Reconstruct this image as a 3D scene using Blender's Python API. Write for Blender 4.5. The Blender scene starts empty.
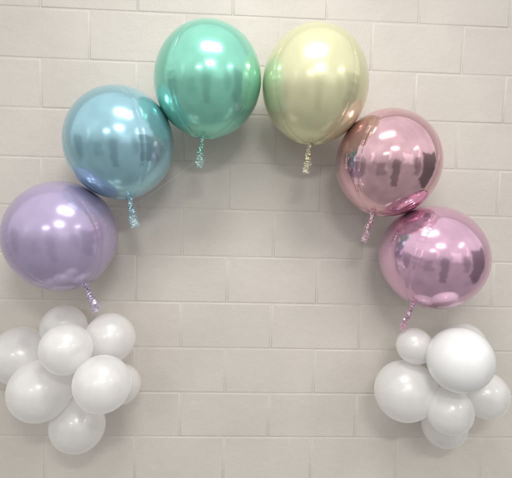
import bpy, bmesh, math, random
from mathutils import Vector, Matrix, Quaternion
random.seed(7)
R = math.radians
scene = bpy.context.scene
col = scene.collection
scene.view_settings.view_transform = 'Standard'
scene.view_settings.look = 'None'
scene.view_settings.exposure = 0

# ---------------------------------------------------------------- camera
F = 479.0
CAM = Vector((-0.095, -2.10, 1.515))
yaw, pitch, roll = R(2.6), R(4.5), R(1.5)
fwd = Vector((math.sin(yaw)*math.cos(pitch), math.cos(yaw)*math.cos(pitch), -math.sin(pitch)))
r0 = fwd.cross(Vector((0, 0, 1))).normalized()
u0 = r0.cross(fwd)
right = r0*math.cos(roll) + u0*math.sin(roll)
up = -r0*math.sin(roll) + u0*math.cos(roll)
cd = bpy.data.cameras.new('camera'); cam = bpy.data.objects.new('camera', cd); col.objects.link(cam)
m = Matrix((right, up, -fwd)).transposed().to_4x4(); m.translation = CAM
cam.matrix_world = m
cd.sensor_width = 36; cd.lens = 36*F/512; cd.clip_end = 100; cd.clip_start = 0.05
scene.camera = cam

def at(px, py, y):
    d = fwd + right*((px-256)/F) + up*((239-py)/F)
    t = (y-CAM.y)/d.y
    return CAM + d*t, t/F            # point, metres per pixel there

# ---------------------------------------------------------------- materials
def lin(c):
    f = lambda v: v/12.92 if v <= 0.04045 else ((v+0.055)/1.055)**2.4
    return tuple(f(x/255) for x in c) + (1,)

def newmat(name):
    mt = bpy.data.materials.new(name); mt.use_nodes = True
    nt = mt.node_tree
    return mt, nt, nt.nodes['Principled BSDF']

def foil_mat(name, rgb, metallic, rough, coat=0.25):
    mt, nt, b = newmat(name)
    n = nt.nodes; l = nt.links
    b.inputs['Base Color'].default_value = lin(rgb)
    b.inputs['Metallic'].default_value = metallic
    b.inputs['Roughness'].default_value = rough
    b.inputs['Coat Weight'].default_value = coat
    b.inputs['Coat Roughness'].default_value = 0.06
    tc = n.new('ShaderNodeTexCoord')
    no = n.new('ShaderNodeTexNoise'); no.inputs['Scale'].default_value = 11; no.inputs['Detail'].default_value = 2
    bp = n.new('ShaderNodeBump'); bp.inputs['Strength'].default_value = 0.07; bp.inputs['Distance'].default_value = 0.01
    l.new(tc.outputs['Object'], no.inputs['Vector']); l.new(no.outputs['Fac'], bp.inputs['Height'])
    l.new(bp.outputs['Normal'], b.inputs['Normal']); l.new(bp.outputs['Normal'], b.inputs['Coat Normal'])
    return mt

def film_mat(name, rgb):
    mt, nt, b = newmat(name)
    b.inputs['Base Color'].default_value = lin(rgb)
    b.inputs['Metallic'].default_value = 0.75
    b.inputs['Roughness'].default_value = 0.06
    tr = nt.nodes.new('ShaderNodeBsdfTransparent')
    mx = nt.nodes.new('ShaderNodeMixShader'); mx.inputs[0].default_value = 0.34
    out = nt.nodes['Material Output']
    nt.links.new(b.outputs[0], mx.inputs[1]); nt.links.new(tr.outputs[0], mx.inputs[2]); nt.links.new(mx.outputs[0], out.inputs[0])
    return mt

def latex_mat(name, rgb, trans, rough, sheen, clear, metal=0.0):
    """thin stretched latex: scatters light through, a little see-through where looked at square on"""
    mt, nt, b = newmat(name)
    n = nt.nodes; l = nt.links
    b.inputs['Base Color'].default_value = lin(rgb)
    b.inputs['Roughness'].default_value = rough
    b.inputs['Metallic'].default_value = metal
    b.inputs['Coat Weight'].default_value = 1.0
    b.inputs['Coat Roughness'].default_value = 0.045
    b.inputs['Sheen Weight'].default_value = sheen
    b.inputs['Sheen Roughness'].default_value = 0.4
    t = n.new('ShaderNodeBsdfTranslucent'); t.inputs['Color'].default_value = lin(rgb)
    mx = n.new('ShaderNodeMixShader'); mx.inputs[0].default_value = trans
    l.new(b.outputs[0], mx.inputs[1]); l.new(t.outputs[0], mx.inputs[2])
    last = mx
    if clear > 0:
        lw = n.new('ShaderNodeLayerWeight'); lw.inputs['Blend'].default_value = 0.5
        mr = n.new('ShaderNodeMapRange'); mr.inputs[1].default_value = 0.05; mr.inputs[2].default_value = 0.70
        mr.inputs[3].default_value = clear; mr.inputs[4].default_value = 0.0
        l.new(lw.outputs['Facing'], mr.inputs[0])
        tp = n.new('ShaderNodeBsdfTransparent'); tp.inputs['Color'].default_value = (0.97, 0.965, 0.96, 1)
        m2 = n.new('ShaderNodeMixShader')
        l.new(mr.outputs[0], m2.inputs[0]); l.new(mx.outputs[0], m2.inputs[1]); l.new(tp.outputs[0], m2.inputs[2])
        last = m2
    l.new(last.outputs[0], n['Material Output'].inputs[0])
    return mt

def wall_mat():
    mt, nt, b = newmat('painted_block')
    n = nt.nodes; l = nt.links
    tc = n.new('ShaderNodeTexCoord')
    big = n.new('ShaderNodeTexNoise'); big.inputs['Scale'].default_value = 3.0; big.inputs['Detail'].default_value = 6
    ramp = n.new('ShaderNodeValToRGB')
    ramp.color_ramp.elements[0].position = 0.3; ramp.color_ramp.elements[0].color = lin((206, 200, 192))
    ramp.color_ramp.elements[1].position = 0.7; ramp.color_ramp.elements[1].color = lin((216, 210, 202))
    l.new(tc.outputs['Object'], big.inputs['Vector']); l.new(big.outputs['Fac'], ramp.inputs[0])
    l.new(ramp.outputs[0], b.inputs['Base Color'])
    b.inputs['Roughness'].default_value = 0.45
    fine = n.new('ShaderNodeTexNoise'); fine.inputs['Scale'].default_value = 120; fine.inputs['Detail'].default_value = 7; fine.inputs['Roughness'].default_value = 0.7
    med = n.new('ShaderNodeTexNoise'); med.inputs['Scale'].default_value = 22; med.inputs['Detail'].default_value = 5
    for q in (fine, med): l.new(tc.outputs['Object'], q.inputs['Vector'])
    b1 = n.new('ShaderNodeBump'); b1.inputs['Strength'].default_value = 0.36; b1.inputs['Distance'].default_value = 0.0035
    b2 = n.new('ShaderNodeBump'); b2.inputs['Strength'].default_value = 0.24; b2.inputs['Distance'].default_value = 0.008
    l.new(fine.outputs['Fac'], b1.inputs['Height']); l.new(med.outputs['Fac'], b2.inputs['Height'])
    l.new(b2.outputs['Normal'], b1.inputs['Normal']); l.new(b1.outputs['Normal'], b.inputs['Normal'])
    return mt

# ---------------------------------------------------------------- helpers
def link_mesh(name, bm, mat, parent=None, smooth=True):
    me = bpy.data.meshes.new(name); bm.to_mesh(me); bm.free()
    me.materials.append(mat)
    if smooth:
        for p in me.polygons: p.use_smooth = True
    o = bpy.data.objects.new(name, me); col.objects.link(o)
    if parent: o.parent = parent
    return o

def grid_close(bm, rows, closed=True):
    for a, b in zip(rows, rows[1:]):
        k = len(a)
        for i in range(k if closed else k-1):
            j = (i+1) % k
            bm.faces.new((a[i], a[j], b[j], b[i]))

# ---------------------------------------------------------------- wall
def build_wall():
    bm = bmesh.new()
    BW, BH, g = 0.4, 0.2055, 0.0022
    z4 = 1.473; x_even = 0.078
    rows = range(-5, 12)                       # row r lies below line r
    prof = [(0.0, 0.0029), (0.0008, 0.0023), (0.0017, 0.0012), (0.0028, 0.0004), (0.0042, 0.0001), (0.0070, 0.0), (0.013, 0.0)]
    for r in rows:
        zt = z4 - (r-4)*BH; zb = zt-BH
        xo = x_even + (0 if r % 2 == 0 else BW/2)
        for k in range(-9, 9):
            xa = xo+k*BW; xb = xa+BW
            off = random.uniform(0, 0.0010); tl = random.uniform(-0.0004, 0.0004); tv = random.uniform(-0.0004, 0.0004)
            j = [random.uniform(-0.0012, 0.0012) for _ in range(8)]
            X0, X1, Z0, Z1 = xa+g, xb-g, zb+g, zt-g
            loops = []
            for (e, d) in prof:
                loop = []
                for q, (sx, sz) in enumerate(((0, 0), (1, 0), (1, 1), (0, 1))):
                    x = (X0+e if sx == 0 else X1-e) + j[q]
                    z = (Z0+e if sz == 0 else Z1-e) + j[q+4]*0.7
                    loop.append(bm.verts.new((x, d + (off + tl*(2*sx-1) + tv*(2*sz-1) if d < 0.0020 else 0), z)))
                loops.append(loop)
            grid_close(bm, loops)
            bm.faces.new(loops[-1])
    # mortar bed behind
    x0, x1 = -3.7, 3.8
    zt = z4+9*BH; zb = z4-8*BH
    vs = [bm.verts.new(p) for p in ((x0, 0.0027, zb), (x1, 0.0027, zb), (x1, 0.0027, zt), (x0, 0.0027, zt))]
    bm.faces.new(vs)
    bmesh.ops.recalc_face_normals(bm, faces=bm.faces)
    o = link_mesh('wall', bm, wall_mat(), smooth=True)
    o['kind'] = 'structure'
    o['label'] = 'off white painted concrete block wall behind the balloons'
    o['category'] = 'wall'
build_wall()

# ---------------------------------------------------------------- foil balloons
def foil_balloon(name, label, px, py, rx, ry, tail_px, color, tipcol, metallic, rough, spin, seed):
    rnd = random.Random(seed)
    Y = -0.235
    c, mpp = at(px, py, Y)
    rad = rx*mpp*0.985; el = ry/rx
    p2, _ = at(tail_px[0], tail_px[1], Y)
    td = (p2-c); td.y -= 0.01; td.normalize()
    H = rad*el                                    # centre to neck
    root = bpy.data.objects.new(name, None); col.objects.link(root)
    root.empty_display_size = 0.05
    root.location = c + td*H
    q = Vector((0, 0, 1)).rotation_difference(-td)
    root.rotation_mode = 'QUATERNION'
    root.rotation_quaternion = q @ Quaternion((0, 0, 1), spin)
    root['label'] = label; root['category'] = 'balloon'; root['group'] = 'round foil balloons of the arch'
    mat = foil_mat(name+'_foil', color, metallic, rough)
    ph = [rnd.uniform(0, 6.28) for _ in range(6)]
    def shape(th, az):                            # th 0 = top pole
        ds = abs(((az/(math.pi/2)) % 1.0)-0.5)    # seams at quarter turns, ds 0.5 at a seam
        d = (0.5-ds)*math.pi/2*math.sin(th)
        r = 1.0
        r -= 0.006*math.exp(-(d/0.035)**2)
        r += 0.0011*math.sin(th*46+ph[0]+2*math.sin(az*2))*math.exp(-(d/0.11)**2)*math.sin(th)
        r += 0.0005*math.sin(th*83+ph[1])*math.exp(-(d/0.07)**2)*math.sin(th)
        for pole in (th, math.pi-th):
            r += 0.005*math.sin(22*az+ph[2])*math.exp(-((pole-0.16)/0.13)**2)
            r -= 0.03*math.exp(-(pole/0.10)**2)
        z = math.cos(th)
        x = math.sin(th)*math.cos(az); y = math.sin(th)*math.sin(az)
        s = rad*r
        return Vector((x*s, y*s, z*s*el + H))
    bm = bmesh.new()
    NT, NA = 150, 176
    rows = []
    for i in range(1, NT):
        th = math.pi*i/NT
        rows.append([bm.verts.new(shape(th, 2*math.pi*a/NA)) for a in range(NA)])
    grid_close(bm, rows)
    t = bm.verts.new(shape(0, 0)); bt = bm.verts.new(shape(math.pi, 0))
    for a in range(NA):
        b_ = (a+1) % NA
        bm.faces.new((t, rows[0][b_], rows[0][a])); bm.faces.new((bt, rows[-1][a], rows[-1][b_]))
    bmesh.ops.recalc_face_normals(bm, faces=bm.faces)
    link_mesh('foil_globe', bm, mat, root)
    # welded seams, one slim flange per quarter turn
    for k in range(4):
        az = k*math.pi/2
        bm = bmesh.new(); rows = []
        for i in range(4, 97):
            th = math.pi*i/100
            p = shape(th, az) - Vector((0, 0, H))
            n = p.normalized(); side = Vector((-math.sin(az), math.cos(az), 0))
            w = 0.0008
            base = p + Vector((0, 0, H)) - n*0.001
            rows.append([bm.verts.new(base-side*w), bm.verts.new(base-side*w*0.5+n*0.0013), bm.verts.new(base+side*w*0.5+n*0.0013), bm.verts.new(base+side*w)])
        grid_close(bm, rows, closed=False)
        bmesh.ops.recalc_face_normals(bm, faces=bm.faces)
        link_mesh('seam', bm, mat, root)
    # crumpled tail
    def crumple(z0, z1, radf, n, na, jit, flat, sway):
        bm = bmesh.new(); rows = []
        for i in range(n+1):
            f = i/n; z = z0+(z1-z0)*f; rr = radf(f)
            rows.append([bm.verts.new((math.cos(2*math.pi*a/na)*rr*(1+rnd.uniform(-jit, jit)) + sway*math.sin(f*5+ph[3]),
                                       math.sin(2*math.pi*a/na)*rr*flat*(1+rnd.uniform(-jit, jit)) + sway*math.cos(f*4+ph[4]),
                                       z + rnd.uniform(-1, 1)*abs(z1-z0)/n*0.35)) for a in range(na)])
        grid_close(bm, rows)
        bmesh.ops.triangulate(bm, faces=bm.faces)
        bmesh.ops.recalc_face_normals(bm, faces=bm.faces)
        return bm
    tl = foil_mat(name+'_tail', tuple(int(v*0.45+tipcol[i]*0.55) for i, v in enumerate(color)), 0.85, 0.12)
    tail = link_mesh('tail', crumple(0.006, -0.060, lambda f: 0.015-0.024*f if f < 0.3 else 0.0078+0.011*(f-0.3), 16, 11, 0.24, 0.7, 0.0015), tl, root, smooth=False)
    fm = film_mat(name+'_film', tipcol)
    link_mesh('tail_tip', crumple(-0.054, -0.112, lambda f: 0.0095+0.008*math.sin(f*2.4)+0.001*f, 14, 11, 0.42, 0.6, 0.002), fm, tail, smooth=False)
    return root

FB = [
 ('lavender_balloon', 'lavender foil balloon at the left foot of the arch', 61, 236, 55.5, 55.5, (90, 293), (182, 169, 202), (226, 218, 238), 0.45, 0.20, 0.95),
 ('blue_balloon', 'light blue foil balloon between the lavender and the mint green ones', 119.5, 143, 54.5, 57, (132, 208), (160, 205, 219), (214, 238, 244), 0.72, 0.18, 0.62),
 ('green_balloon', 'mint green foil balloon at the top left of the arch', 208, 80.5, 54, 58.5, (201, 150), (144, 218, 197), (210, 242, 234), 0.62, 0.19, 0.95),
 ('yellow_balloon', 'pale yellow foil balloon at the top right of the arch', 315, 85, 53.5, 60, (308, 156), (220, 219, 180), (242, 242, 220), 0.46, 0.22, 0.62),
 ('pink_balloon', 'shiny dusty pink chrome balloon below the pale yellow one', 388, 163, 52.5, 54.5, (370, 219), (226, 185, 194), (244, 226, 234), 0.92, 0.10, 0.75),
 ('pink_balloon.001', 'orchid pink foil balloon at the right foot of the arch', 433, 257, 54, 52, (410, 308), (222, 182, 207), (240, 204, 224), 0.82, 0.13, 0.90),
]
for i, a in enumerate(FB):
    foil_balloon(*a, seed=20+i)

# ---------------------------------------------------------------- latex balloons
pearl = latex_mat('pearl_latex', (253, 252, 251), 0.38, 0.30, 0.7, 0.14, 0.15)
opaque = latex_mat('white_latex', (248, 248, 248), 0.15, 0.24, 0.1, 0.0)

def latex_balloon(label, group, px, py, rpx, Y, centre, mat, ex=1.07):
    c, mpp = at(px, py, Y)
    r = rpx*mpp*0.985
    ax = (c-centre); ax.normalize()               # crown points away from the knotted middle
    bm = bmesh.new()
    prof = []
    N = 44
    for i in range(1, N):
        th = math.pi*i/N
        z = math.cos(th); s = math.sin(th)
        if z < 0:
            z *= ex+0.06*(-z)**2; s *= 1-0.05*(-z)**1.5
        prof.append((s*r, z*r))
    zb = prof[-1][1]
    prof += [(0.0055, zb-0.004), (0.0045, zb-0.010), (0.0075, zb-0.013), (0.0078, zb-0.017), (0.0040, zb-0.020), (0.0062, zb-0.027), (0.0066, zb-0.0285), (0.0055, zb-0.0285)]
    NA = 64
    rows = [[bm.verts.new((rr*math.cos(2*math.pi*a/NA), rr*math.sin(2*math.pi*a/NA), z)) for a in range(NA)] for rr, z in prof]
    grid_close(bm, rows)
    t = bm.verts.new((0, 0, r))
    for a in range(NA): bm.faces.new((t, rows[0][(a+1) % NA], rows[0][a]))
    bmesh.ops.recalc_face_normals(bm, faces=bm.faces)
    o = link_mesh('white_balloon', bm, mat)
    o.location = c
    o.rotation_mode = 'QUATERNION'
    o.rotation_quaternion = Vector((0, 0, 1)).rotation_difference(ax)
    o['label'] = label; o['category'] = 'balloon'; o['group'] = group

cl, _ = at(74, 374, -0.20)
GL = 'white balloons of the left cluster'
for a in [
 ('pearl white balloon at the far left of the left cluster, cut by the picture edge', 20, 356, 29, -0.125),
 ('small white balloon at the very top of the left cluster', 64, 328, 23, -0.13),
 ('pearl balloon in the middle of the left cluster, just below its top balloon', 66, 349, 26, -0.36),
 ('pearl balloon at the upper right of the left cluster', 110, 338, 25, -0.21),
 ('pearl balloon at the lower right front of the left cluster', 102, 384, 29, -0.42),
 ('large pearl balloon at the lower left of the left cluster', 39.5, 391, 31, -0.27),
 ('pearl balloon hanging lowest in the left cluster', 77.5, 425, 27.5, -0.20),
 ('white balloon at the right edge of the left cluster, mostly hidden behind another', 120, 384, 20.5, -0.17)]:
    latex_balloon(a[0], GL, *a[1:], cl, pearl)
cr, _ = at(446, 386, -0.20)
GR = 'white balloons of the right cluster'
for a in [
 ('big solid white balloon at the front of the right cluster', 460, 360, 33, -0.37, opaque),
 ('large pearl balloon at the left of the right cluster', 405, 391, 30.5, -0.22, pearl),
 ('small pearl balloon at the upper left of the right cluster', 414.5, 346, 18, -0.25, pearl),
 ('pearl balloon at the right edge of the right cluster', 485, 395, 23.5, -0.20, pearl),
 ('pearl balloon at the lower middle front of the right cluster', 449.5, 411, 23.5, -0.31, pearl),
 ('pearl balloon lowest in the right cluster, half hidden behind another', 444.5, 425, 22.5, -0.12, pearl),
 ('white balloon peeping out above the big one in the right cluster', 463, 346, 23.5, -0.11, opaque)]:
    latex_balloon(a[0], GR, *a[1:5], cr, a[5])

# ---------------------------------------------------------------- nylon line
cu = bmesh.new()
pA, _ = at(134, 206, -0.235); pB, _ = at(201, 157, -0.235)
rows = []
dl = (pB-pA).normalized(); s1 = dl.cross(Vector((0, 1, 0))).normalized(); s2 = dl.cross(s1)
for i in range(25):
    f = i/24; p = pA.lerp(pB, f) - Vector((0, 0, 0.004))*math.sin(math.pi*f)
    rows.append([cu.verts.new(p + (s1*math.cos(k*math.pi/3)+s2*math.sin(k*math.pi/3))*0.0006) for k in range(6)])
grid_close(cu, rows)
nm, nt, nb = newmat('nylon')
nb.inputs['Base Color'].default_value = (0.75, 0.74, 0.72, 1); nb.inputs['Roughness'].default_value = 0.25; nb.inputs['Transmission Weight'].default_value = 0.55
nl = link_mesh('nylon_line', cu, nm)
nl['label'] = 'thin clear nylon line from the blue balloon tail to the mint green tail'; nl['category'] = 'line'

# ---------------------------------------------------------------- lamps
def area(loc, sx, sy, power, colr=(1, 0.975, 0.945), rot=(0, 0, 0)):
    ld = bpy.data.lights.new('ceiling_lamp', 'AREA'); ld.shape = 'RECTANGLE'; ld.size = sx; ld.size_y = sy
    ld.energy = power; ld.color = colr
    o = bpy.data.objects.new('ceiling_lamp', ld); col.objects.link(o); o.location = loc; o.rotation_euler = rot
area((0.0, -1.35, 3.2), 0.85, 0.30, 30)
area((0.25, -3.6, 3.2), 0.8, 0.30, 58)
area((-1.6, -5.4, 3.2), 0.9, 0.30, 36)
area((2.9, -3.0, 3.2), 0.25, 0.9, 13)

# ---------------------------------------------------------------- world: soft indoor surroundings
w = bpy.data.worlds.new('World'); scene.world = w; w.use_nodes = True
n = w.node_tree.nodes; l = w.node_tree.links
bg = n['Background']; bg.inputs['Strength'].default_value = 1.04
tc = n.new('ShaderNodeTexCoord'); sep = n.new('ShaderNodeSeparateXYZ')
l.new(tc.outputs['Generated'], sep.inputs[0])
mr = n.new('ShaderNodeMapRange'); mr.inputs[1].default_value = -1; mr.inputs[2].default_value = 1
l.new(sep.outputs['Z'], mr.inputs[0])
rp = n.new('ShaderNodeValToRGB'); e = rp.color_ramp.elements
e[0].position = 0.0; e[0].color = (0.32, 0.312, 0.30, 1)
e[1].position = 1.0; e[1].color = (0.86, 0.85, 0.83, 1)
for p, v in ((0.36, 0.42), (0.44, 0.38), (0.52, 0.58), (0.62, 0.82), (0.70, 0.90)):
    x = e.new(p); x.color = (v, v*0.985, v*0.965, 1)
l.new(mr.outputs[0], rp.inputs[0])

def math_node(op, a, b=None):
    q = n.new('ShaderNodeMath'); q.operation = op
    for i, v in enumerate((a, b)):
        if v is None: continue
        if isinstance(v, (int, float)): q.inputs[i].default_value = v
        else: l.new(v, q.inputs[i])
    return q.outputs[0]
def band(sock, lo, hi, s):
    def step(edge, rising):
        q = n.new('ShaderNodeMapRange'); q.interpolation_type = 'SMOOTHSTEP'
        q.inputs[1].default_value = edge-s; q.inputs[2].default_value = edge+s
        q.inputs[3].default_value = 0 if rising else 1; q.inputs[4].default_value = 1 if rising else 0
        l.new(sock, q.inputs[0]); return q.outputs[0]
    return math_node('MULTIPLY', step(lo, True), step(hi, False))
# soft wobble of the directions so that no outline is ruler straight
wob = n.new('ShaderNodeTexNoise'); wob.inputs['Scale'].default_value = 3.5; wob.inputs['Detail'].default_value = 2
l.new(tc.outputs['Generated'], wob.inputs['Vector'])
wv = math_node('MULTIPLY', math_node('SUBTRACT', wob.outputs['Fac'], 0.5), 0.35)
az0 = math_node('ARCTAN2', sep.outputs['X'], math_node('MULTIPLY', sep.outputs['Y'], -1))   # 0 = into the room, + = right side
az = math_node('ADD', az0, wv)
zz = math_node('SUBTRACT', sep.outputs['Z'], wv)
def patch(a0, a1, z0, z1, s=0.035):
    return math_node('MULTIPLY', band(az, a0, a1, s), band(zz, z0, z1, s))
# (azimuth range, height range, factor): dark and pale patches added for the foil to reflect, suggesting a room
cur = None
for a0, a1, z0, z1, fac in ((1.05, 1.70, -0.50, 0.22, 0.22), (0.72, 0.95, -0.35, 0.10, 0.5), (-0.12, 0.16, -0.75, 0.02, 0.38), (-0.75, -0.35, -0.45, -0.02, 0.55),
                            (0.25, 0.60, -0.05, 0.28, 1.6), (-1.5, -1.15, -0.40, 0.15, 0.5), (-0.95, -0.82, 0.0, 0.30, 1.8), (-0.30, -0.22, 0.05, 0.35, 1.7), (0.85, 0.90, 0.0, 0.4, 1.8)):
    p = patch(a0, a1, z0, z1)
    f = math_node('ADD', math_node('MULTIPLY', p, fac-1.0), 1.0)
    cur = f if cur is None else math_node('MULTIPLY', cur, f)
no = n.new('ShaderNodeTexNoise'); no.inputs['Scale'].default_value = 2.2; no.inputs['Detail'].default_value = 3
l.new(tc.outputs['Generated'], no.inputs['Vector'])
nf = math_node('ADD', math_node('MULTIPLY', no.outputs['Fac'], 0.9), 0.55)
cur = math_node('MULTIPLY', cur, nf)
mx = n.new('ShaderNodeVectorMath'); mx.operation = 'SCALE'
l.new(rp.outputs[0], mx.inputs[0]); l.new(cur, mx.inputs['Scale'])
l.new(mx.outputs[0], bg.inputs['Color'])
